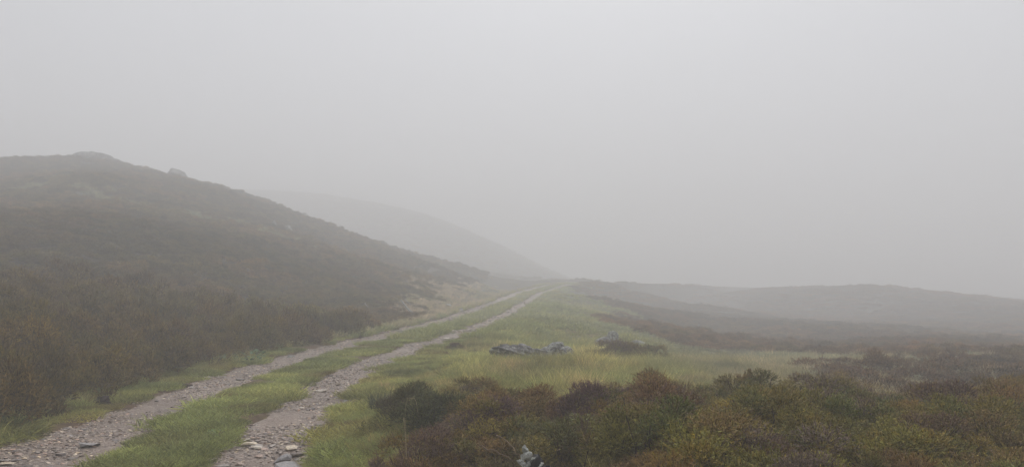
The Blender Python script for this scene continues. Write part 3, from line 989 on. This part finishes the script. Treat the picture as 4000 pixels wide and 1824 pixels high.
x, y = jitter(-9, 44, 20, 90, .30, rb)
L, R = side(y, x)
hp = heather_p(x, y); on = rut_mask(x, y)
s0 = x - track_x(y)
strip = (s0 > RUT_L[1]) & (s0 < RUT_R[0])
ok = (on < .3) & ((R > 0) | strip | (L > 0.05)) & (rb.random(len(x)) < np.where(strip, .9, (1 - hp * .97) * .85)) & in_view(x, y, .08) & (rb.random(len(x)) < np.clip(45 / np.hypot(x, y), 0, 1) ** 1.5)
x, y, st_, R = x[ok], y[ok], strip[ok], R[ok]
t = fbm(x, y, 2.5, 3) * 1.6 + .2
dull = np.clip((x - .12 * y - 1.0) / 2.5, 0, 1)[:, None]
tn = mix3(mix3(GREENT, YELL, t) * (1 - dull) + np.array([.20, .20, .11]) * dull, np.where((side(y, x)[0] > .2)[:, None], np.array([[.40, .37, .24]]), PALE[None]), sstep(0, .3, fbm(x + 20, y, 4, 2)) * .8 + .6 * (side(y, x)[0] > .2)) * (.85 + .3 * rb.random(len(x)))[:, None]
idx = np.where(st_ | (np.abs(s0[ok]) < 2.0) | (rb.random(len(x)) < .35), rb.integers(0, len(TURF_FAR), len(x)), len(TURF_FAR) + rb.integers(0, len(TUSS_FAR), len(x)))
bg_ = scatter('bank_grass', TURF_FAR + TUSS_FAR, np.stack([x, y, height(x, y)], 1), rb.random(len(x)) * 6.28, rb.uniform(.7, 1.2, len(x)), idx, tn)
tag(bg_, 'misty green grass on the bank and moor beyond the boulders', 'grass', kind='stuff')

# pale bents between the near heather and in the patches on the hill
x, y = jitter(2.5, 13, 6.3, 24, .24, rb)
hp = heather_p(x, y)
ok = (rb.random(len(x)) < .12 + .6 * sstep(.05, .3, fbm(x, y, 1.6, 2))) & in_view(x, y, .08) & ((y > 8.6) | (x > 3.4)) & (x > .3 * y - .2)
x, y = x[ok], y[ok]
tn = mix3(PALE * 1.05, STRAW, fbm(x, y, 1.2, 2) + .5) * (.8 + .4 * rb.random(len(x)))[:, None]
b1 = scatter('pale_moor_grass', TUSS + BENT, np.stack([x, y, height(x, y)], 1), rb.random(len(x)) * 6.28, rb.uniform(.7, 1.25, len(x)), rb.integers(0, len(TUSS) + len(BENT), len(x)), tn)
tag(b1, 'pale bleached grass growing through the heather on the right', 'grass', kind='stuff')
x, y = jitter(-40, -2.5, 22, 66, .30, rb)
pt = patch(x, y); L, R = side(y, x)
ok = (rb.random(len(x)) < pt * .9) & (L > .3)
x, y = x[ok], y[ok]
tn = mix3(YELL, PALE, fbm(x, y, 2, 2) + .45) * (.5 + .4 * rb.random(len(x)))[:, None]
foot = (x > -8)[:, None]
tn = np.where(foot, np.array([.40, .36, .25]) * (.6 + .6 * rb.random(len(x)))[:, None], tn)
b2 = scatter('hill_grass', TUSS_FAR, np.stack([x, y, height(x, y)], 1), rb.random(len(x)) * 6.28, rb.uniform(.8, 1.3, len(x)), rb.integers(0, len(TUSS_FAR), len(x)), tn)
tag(b2, 'yellowish grass streaks in the heather of the left hill', 'grass', kind='stuff')


# ------------------------------------------------------------------ boulders
from mathutils import noise as mnoise


def rock_mesh(name, seed, dims, planes=9, rough=.07, strata=0.0, sub=4, freq=2.2, box=0.0):
    """a block chipped by flat breaks, then weathered"""
    r = random.Random(seed)
    bm = bmesh.new(); bmesh.ops.create_icosphere(bm, subdivisions=sub, radius=1.0)
    cuts = []
    for k in range(planes):
        d = Vector((r.gauss(0, 1), r.gauss(0, 1), r.gauss(0, .8))).normalized()
        cuts.append((d, r.uniform(.55, .85)))
    for v in bm.verts:
        p = v.co.copy() * 1.15
        if box:
            m_ = max(abs(p.x), abs(p.y), abs(p.z)); p = p.lerp(p / m_, box)
        for d, c in cuts:
            q = p.dot(d)
            if q > c: p -= d * (q - c) * .93
        q = Vector((p.x * dims[0], p.y * dims[1], p.z * dims[2])) * .62
        off = Vector((seed * 3.1, 0, 0))
        nrm = v.normal
        n1 = mnoise.fractal(q / max(dims) * freq * 2 + off, .8, 2.0, 6)
        q += nrm * n1 * rough * max(dims)
        if strata:
            st = math.sin(q.z / max(dims) * 70 + 3 * mnoise.noise(q * 2.5 + off)) * strata * max(dims)
            q += Vector((nrm.x, nrm.y, 0)) * st
            q.z += strata * max(dims) * .9 * mnoise.noise(Vector((q.x * 5, q.y * 5, 3.3)) + off)
        v.co = q
    me = bpy.data.meshes.new(name); bm.to_mesh(me); bm.free()
    for p in me.polygons: p.use_smooth = True
    return me


M_SLAB = boulder_mat('slab_rock', (.17, .162, .158), (.34, .335, .315), .5, 16, True)
M_KNOB = boulder_mat('lichened_rock', (.13, .125, .12), (.36, .365, .33), .6, 18)
M_PALE = boulder_mat('pale_rock', (.30, .29, .27), (.42, .42, .39), .5, 6)
M_OUT = boulder_mat('outcrop_rock', (.20, .195, .19), (.34, .34, .32), .5, 4)


def rock(name, seed, x, y, dims, mat, label, up=.12, rot=(0, 0, 0), group=None, **k):
    o = link(name, rock_mesh(name, seed, dims, **k), mat, loc=(x, y, hz(x, y) + dims[2] * up), rot=rot)
    tag(o, label, 'rock', group)
    return o


rock('boulder', 4, .16, 15.1, (.92, .55, .32), M_SLAB, 'long grey layered slab boulder lying tilted in the grass', .50, (-.12, .22, .08), planes=9, strata=.020, rough=.06, box=.6, sub=5)
rock('boulder', 9, .80, 15.7, (.50, .44, .50), M_KNOB, 'taller knobbly boulder speckled with pale lichen, right of the layered slab', .36, (0, .25, .5), rough=.11, strata=.012, box=.5, planes=7, sub=5)
rock('boulder', 15, 1.12, 15.75, (.52, .40, .42), M_KNOB, 'low grey boulder sloping into the grass at the right end of the pair', .16, (0, .35, 0), rough=.09)
rock('boulder', 21, 2.81, 23.9, (.40, .36, .30), M_SLAB, 'larger of the hazy rocks in the hollow beyond the boulders', .2, rough=.1)
rock('boulder', 23, 3.30, 24.9, (.36, .34, .40), M_KNOB, 'small upright hazy rock just right of the larger hollow rock', .2, rough=.1)
rock('boulder', 26, 4.05, 24.6, (.40, .3, .26), M_PALE, 'small pale rock lying apart at the right in the misty hollow', .15, rough=.1)
rock('rock_outcrop', 31, -40.3, 73.5, (3.2, 1.6, 1.3), M_OUT, 'flat rock outcrop on the very top of the left hill', .12, (.05, .12, .2), planes=10, strata=.008)
rock('rock_outcrop', 35, -33.0, 74.5, (3.2, 1.8, 1.6), M_OUT, 'rounded rock shoulder on the hill skyline, below and right of the summit', -.14, (0, .25, .1), planes=10, strata=.008)
rock('stone', 41, -16.7, 53.0, (.3, .26, .45), M_PALE, 'upright pale stone in the heather halfway down the left hill', .5)
rock('stone', 42, -16.0, 54.2, (.5, .35, .4), M_PALE, 'flat pale stone in the heather, right of the upright pale one', .6, (0, .3, 0))
rock('stone', 43, -3.12, 37.6, (.34, .26, .2), M_PALE, 'pale stone on the grassy slope above the bend of the track', .3)
rock('stone', 44, -2.35, 34.9, (.20, .18, .14), M_PALE, 'single white stone on the left verge beyond the fallen post', .3)
rock('stone', 45, -4.55, 15.75, (.11, .09, .07), M_PALE, 'small white stone on the left verge beside the green weeds', .3)

# peat clod on the left verge
M_PEAT = plain_mat('peat', (.040, .026, .020), .95, 25, .5)
o = link('peat_clod', rock_mesh('peat_clod', 52, (.19, .17, .11), 4, .17, 0, 4, 3), M_PEAT, loc=(-5.30, 9.95, hz(-5.30, 9.95) + .02))
tag(o, 'dark brown clod of peat on the grass verge left of the track', 'clod')
M_SOIL = plain_mat('bare_soil', (.050, .034, .025), .95, 25, .5)
for bx, by, bs, lb in ((-1.72, 5.65, .26, 'dark bare soil scrape in the grass beside the right rut, nearest the camera'), (-1.60, 6.35, .22, 'dark bare soil scrape in the grass right of the rut, behind the nearest one'),
                       (-5.02, 11.6, .16, 'dark crumbling peat edge at the outer side of the left rut')):
    o = link('soil_clod', rock_mesh('soil_clod', int(by * 10), (bs * 1.4, bs * .8, bs * .3), 4, .16, 0, 3, 3), M_SOIL, loc=(bx, by, hz(bx, by) + .01), rot=(0, 0, .4))
    tag(o, lb, 'clod')

# ------------------------------------------------------------------ stone coloured black for the shaded hollow, with a cap of white lichen, in a gap of the near heather
sx_, sy_ = STONE_AT
gz = hz(sx_, sy_)
M_DARK = plain_mat('shade_black_stone', (.022, .019, .018), .7, 20, .5)  # near-black colour paints in the shade of the hollow below the lichen
ST_Z = gz + .185
st_e = link('lichened_stone', rock_mesh('lichened_stone', 61, (.17, .15, .36), 9, .12, 0, 4, 4), M_DARK, loc=(sx_ + .03, sy_, ST_Z))
tag(st_e, 'stone coloured black as a shaded hollow, capped with rough white lichen in a gap of the near heather', 'rock')
M_LICH = boulder_mat('white_lichen', (.45, .45, .41), (.62, .63, .58), .5, 60)
for k, (dx, dz, w_, h_, t_) in enumerate(((-.040, .235, .035, .065, -.2), (-.022, .205, .060, .060, .3), (-.066, .165, .085, .022, -.15), (.012, .170, .055, .030, .5), (.060, .140, .080, .026, .55), (-.040, .135, .026, .040, -.4), (-.015, .150, .03, .03, .2), (-.052, .195, .03, .035, 0))):
    link('lichen', rock_mesh('lichen', 70 + k, (w_, .045, h_), 8, .15, 0, 4, 5), M_LICH, st_e, loc=(dx * .85, -.05 - .012 * (k % 3), dz), rot=(.2, t_, k), scale=.78)

# ------------------------------------------------------------------ dead wood
M_WOOD = plain_mat('bleached_wood', (.27, .25, .23), .85, 18, .35)
M_TWIG = plain_mat('dead_twig', (.20, .14, .09), .85, 40, .35)


def wood(name, pts, r0, r1, mat, label, cat, seg=8, jit=.01, n=10):
    pts = np.array(pts, float); t = np.linspace(0, 1, n)
    tt = np.linspace(0, 1, len(pts))
    P = np.stack([np.interp(t, tt, pts[:, k]) for k in range(3)], 1)
    P += np.random.default_rng(int(abs(pts[0, 0]) * 1000)).normal(0, jit, P.shape)
    org = P[0].copy()
    V, F = tube(P - org, np.linspace(r0, r1, n), seg)
    nb = len(V)
    V = np.concatenate([V, [P[0] - org], [P[-1] - org]])
    me = bpy.data.meshes.new(name)
    faces = [tuple(f) for f in F] + [((k + 1) % seg, k, nb) for k in range(seg)] + [((n - 1) * seg + k, (n - 1) * seg + (k + 1) % seg, nb + 1) for k in range(seg)]
    me.from_pydata([tuple(v) for v in V], [], faces)
    for p in me.polygons: p.use_smooth = True
    o = link(name, me, mat, loc=tuple(org))
    if label: tag(o, label, cat)
    return o


def gp(x, y, up): return (x, y, hz(x, y) + up)


zt_ = .64
wood('fallen_post', [gp(-3.72, 29.2, .03), (-4.03, 29.5, .36), (-4.36, 29.9, .68)], .052, .030, M_WOOD, 'bleached fallen post leaning against the slope left of the track', 'post')
wood('dead_branch', [gp(-3.62, 28.9, .04), gp(-3.25, 28.4, .05), gp(-2.9, 28.0, .03)], .035, .018, M_WOOD, 'thin grey branch lying on the verge below the fallen post', 'branch')
wood('dead_branch', [gp(-4.40, 29.3, .02), (-4.36, 29.35, hz(-4.36, 29.35) + .30)], .018, .010, M_WOOD, 'short dead stick standing left of the fallen post', 'branch')
wood('dead_branch', [(-4.55, 32.2, hz(-4.55, 32.2) + .34), (-4.25, 32.0, hz(-4.25, 32) + .22)], .02, .012, M_WOOD, 'pale stick in the heather above the top of the fallen post', 'branch')
wood('dead_branch', [(-4.95, 31.2, hz(-4.95, 31.2) + .42), (-4.66, 31.1, hz(-4.66, 31.1) + .38)], .014, .008, M_WOOD, 'small pale twig in the heather, upper left of the fallen post', 'branch')
wood('dead_branch', [gp(-5.35, 27.6, .30), gp(-5.15, 27.3, .22)], .018, .012, M_WOOD, 'short pale stick in the heather, left of the fallen post', 'branch')
g0 = hz(-.1, 5.1)
wood('dead_branch', [(-.22, 5.05, g0 + .40), (-.10, 4.98, g0 + .375), (.02, 4.92, g0 + .33)], .004, .002, M_TWIG, 'bare brown heather branch lying left of the white lichened stone', 'branch', 6, .006)
wood('dead_branch', [(-.10, 5.15, g0 + .44), (.0, 5.0, g0 + .41), (.05, 4.85, g0 + .36)], .0035, .002, M_TWIG, 'thin bent bare branch reaching down to the white lichened stone', 'branch', 6, .006)
wood('dead_branch', [(3.62, 6.3, hz(3.62, 6.3) + .28), (3.76, 6.3, hz(3.76, 6.3) + .36), (3.90, 6.32, hz(3.9, 6.32) + .34)], .004, .002, M_TWIG, 'arched dead grass stem bundle in the dip at the right', 'branch', 6, .006)

# ------------------------------------------------------------------ single tufts, stalks and leafy plants
rg = np.random.default_rng(31)


def tuft(name, x, y, n, rad, h0, h1, wd, lean, tint, label, cat, droop=.3, seed=1):
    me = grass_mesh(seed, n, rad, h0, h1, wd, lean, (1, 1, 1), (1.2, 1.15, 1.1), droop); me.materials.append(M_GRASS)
    o = link(name, me, loc=(x, y, hz(x, y)), rot=(0, 0, rg.random() * 6))
    o['tint'] = list(tint); tag(o, label, cat)
    return o


tuft('rush_tuft', -1.62, 9.35, 120, .14, .16, .34, .006, .30, (.075, .085, .045), 'dark spiky rush tuft at the edge of the right rut', 'rush', .12, 1)
tuft('grass_tussock', 3.95, 8.1, 230, .22, .18, .42, .005, .5, (.26, .29, .17), 'pale silvery grass tussock in the dip right of the spiky topped mound', 'grass', .5, 2)
tuft('grass_tussock', 4.25, 7.6, 230, .20, .15, .34, .005, .6, (.25, .26, .12), 'pale yellowish grass tussock in the dip, in front of the silvery one', 'grass', .5, 3)
tuft('grass_tussock', 3.75, 9.2, 200, .25, .15, .34, .005, .6, (.25, .26, .17), 'pale grass tussock behind the olive mound, furthest in the dip', 'grass', .5, 4)
tuft('grass_tussock', 4.4, 6.7, 130, .18, .25, .5, .0055, .5, (.16, .17, .08), 'green arching grass tussock low in the heather at the right', 'grass', .55, 5)
tuft('grass_tussock', -1.15, 6.9, 170, .18, .12, .30, .0045, .5, (.24, .22, .075), 'yellow green grass tussock left of the dark green heather bush', 'grass', .5, 6)
tuft('grass_tussock', -1.15, 5.3, 150, .14, .08, .22, .0045, .5, (.24, .20, .06), 'yellow grass tussock below the small dark heather tuft', 'grass', .5, 7)
tuft('grass_tussock', -5.45, 8.3, 220, .22, .12, .30, .005, .5, (.13, .17, .05), 'green grass tussock on the left verge, nearest the camera', 'grass', .5, 8)
tuft('grass_tussock', -3.05, 6.65, 170, .14, .07, .16, .0045, .5, (.19, .19, .06), 'taller tuft on the central strip at the bottom of the picture', 'grass', .4, 9)
M_STRAW = plain_mat('dry_stalk', (.42, .34, .19), .8, 30, .25)
for q, (x_, y_, h_, lb) in enumerate(((-.78, 5.75, .50, 'tall dry stalk with pale tip in front of the dark green heather bush'), (-1.12, 5.55, .36, 'short dry stalk in front of the small dark heather tuft'),
                                      (4.15, 8.6, .42, 'single upright pale stalk in the heather at the right'), (-1.0, 7.15, .42, 'broken bent straw stalk at the left end of the heather bank'))):
    b0 = hz(x_, y_)
    pts = [(x_, y_, b0), (x_ - .01, y_, b0 + h_ * .5), (x_ - .03, y_, b0 + h_)] if q < 3 else [(x_, y_, b0), (x_ + .01, y_, b0 + h_), (x_ + .10, y_ + .02, b0 + h_ * .98), (x_ + .13, y_, b0 + h_ * .6)]
    wood('dry_stalk', pts, .0022, .003 if q == 0 else .0018, M_STRAW, lb, 'stalk', 5, .002, 9)


def leaves_plant(name, x, y, zoff, n, rad, leaf, h0, h1, col, label, cat, seed):
    rng = np.random.default_rng(seed)
    parts = []
    for k in range(n):
        a = rng.random() * 6.28; rr = rad * math.sqrt(rng.random()); z = rng.uniform(h0, h1)
        d = unit(np.array([[math.cos(a), math.sin(a), rng.uniform(-.1, .7)]]))[0]
        s_ = unit(np.cross(d, [0, 0, 1.])[None])[0]; up = np.cross(s_, d)
        l_ = leaf * rng.uniform(.6, 1.2); b0 = np.array([rr * math.cos(a), rr * math.sin(a), z])
        V = np.array([b0, b0 + d * l_ * .35 + s_ * l_ * .3, b0 + d * l_ * .75 + s_ * l_ * .22, b0 + d * l_ - up * l_ * .08, b0 + d * l_ * .75 - s_ * l_ * .22, b0 + d * l_ * .35 - s_ * l_ * .3, b0 + d * l_ * .5 + up * l_ * -.06])
        F = np.array([[6, 0, 1], [6, 1, 2], [6, 2, 3], [6, 3, 4], [6, 4, 5], [6, 5, 0]])
        parts.append((V, F, np.tile(np.array(col) * rng.uniform(.75, 1.3), (7, 1))))
    me = mesh_from('leaves', *join(parts)); me.materials.append(M_GRASS)
    e = link(name, None, loc=(x, y, hz(x, y) + zoff)); e.empty_display_size = .1
    c = link('leaves', me, parent=e); c['tint'] = [1.0, 1.0, 1.0]
    Vs, Fs, o_ = [], [], 0
    for k in range(7):
        a = rng.random() * 6.28
        v, f = tube([(0, 0, -.03 - zoff * .3), (rad * .4 * math.cos(a), rad * .4 * math.sin(a), h1 * .5), (rad * .75 * math.cos(a), rad * .75 * math.sin(a), h1 * .95)], [.003, .0025, .0015], 4)
        Vs.append(v); Fs.append(f + o_); o_ += len(v)
    link('stems', mesh_from('stems', np.concatenate(Vs), np.concatenate(Fs)), M_TWIG, e)
    tag(e, label, cat)


leaves_plant('leafy_weed', -5.02, 14.7, 0, 46, .26, .11, .02, .22, (.10, .16, .06), 'green broad leaved weed under the heather at the left verge', 'weed', 1)
leaves_plant('leafy_weed', -5.45, 14.1, 0, 30, .20, .08, .02, .18, (.10, .14, .055), 'smaller leafy weed left of the broad leaved green weed', 'weed', 2)
leaves_plant('bilberry', .74, 5.5, .30, 46, .07, .024, .0, .10, (.22, .32, .06), 'bright green bilberry sprig poking through the near heather', 'plant', 3)
leaves_plant('bilberry', .52, 5.55, .30, 26, .09, .020, .0, .07, (.22, .25, .09), 'paler bilberry sprig left of the bright green one', 'plant', 4)
leaves_plant('leafy_weed', -3.05, 7.95, 0, 34, .10, .035, .005, .05, (.15, .22, .07), 'small green weed on the central strip edge by the right rut', 'weed', 5)

# hazy heather bushes standing alone in the grass
for x_, y_, s_, v_, lb in ((2.4, 17.6, 1.6, 0, 'left half of the hazy heather clump in the hollow right of the boulders'), (3.0, 17.9, 1.5, 4, 'right half of the hazy heather clump in the hollow right of the boulders'),
                           (-1.22, 17.1, .62, 3, 'small brown heather tuft at the edge of the right rut, before the boulders'), (-.9, 16.6, .5, 0, 'tiny heather tuft beside the one at the rut edge')):
    add_bush(x_, y_, s_, .72, v_, (.9, .85, .95), lb)


# ------------------------------------------------------------------ fog
hb = bpy.data.meshes.new('haze')
bm = bmesh.new(); bmesh.ops.create_cube(bm, size=1); bm.to_mesh(hb); bm.free()
z0, z1 = ZMIN - 1.0, ZMAX + 2.0
haze = link('haze', hb, loc=(-1, 10, (z0 + z1) / 2), scale=(664, 664, z1 - z0))
hm = bpy.data.materials.new('haze'); hm.use_nodes = True
n = hm.node_tree.nodes; n.clear()
ho = n.new('ShaderNodeOutputMaterial'); pv = n.new('ShaderNodeVolumePrincipled')
pv.inputs['Color'].default_value = (.90, .90, .905, 1)
pv.inputs['Density'].default_value = 0.0142
pv.inputs['Anisotropy'].default_value = 0.15
pv.inputs['Density Attribute'].default_value = ''
hm.node_tree.links.new(pv.outputs[0], ho.inputs['Volume'])
hm.cycles.homogeneous_volume = True
hb.materials.append(hm)
tag(haze, 'pale even fog filling the whole moor', 'fog', kind='stuff')
print('LAND', ZMIN, ZMAX, 'near bushes', n_near)
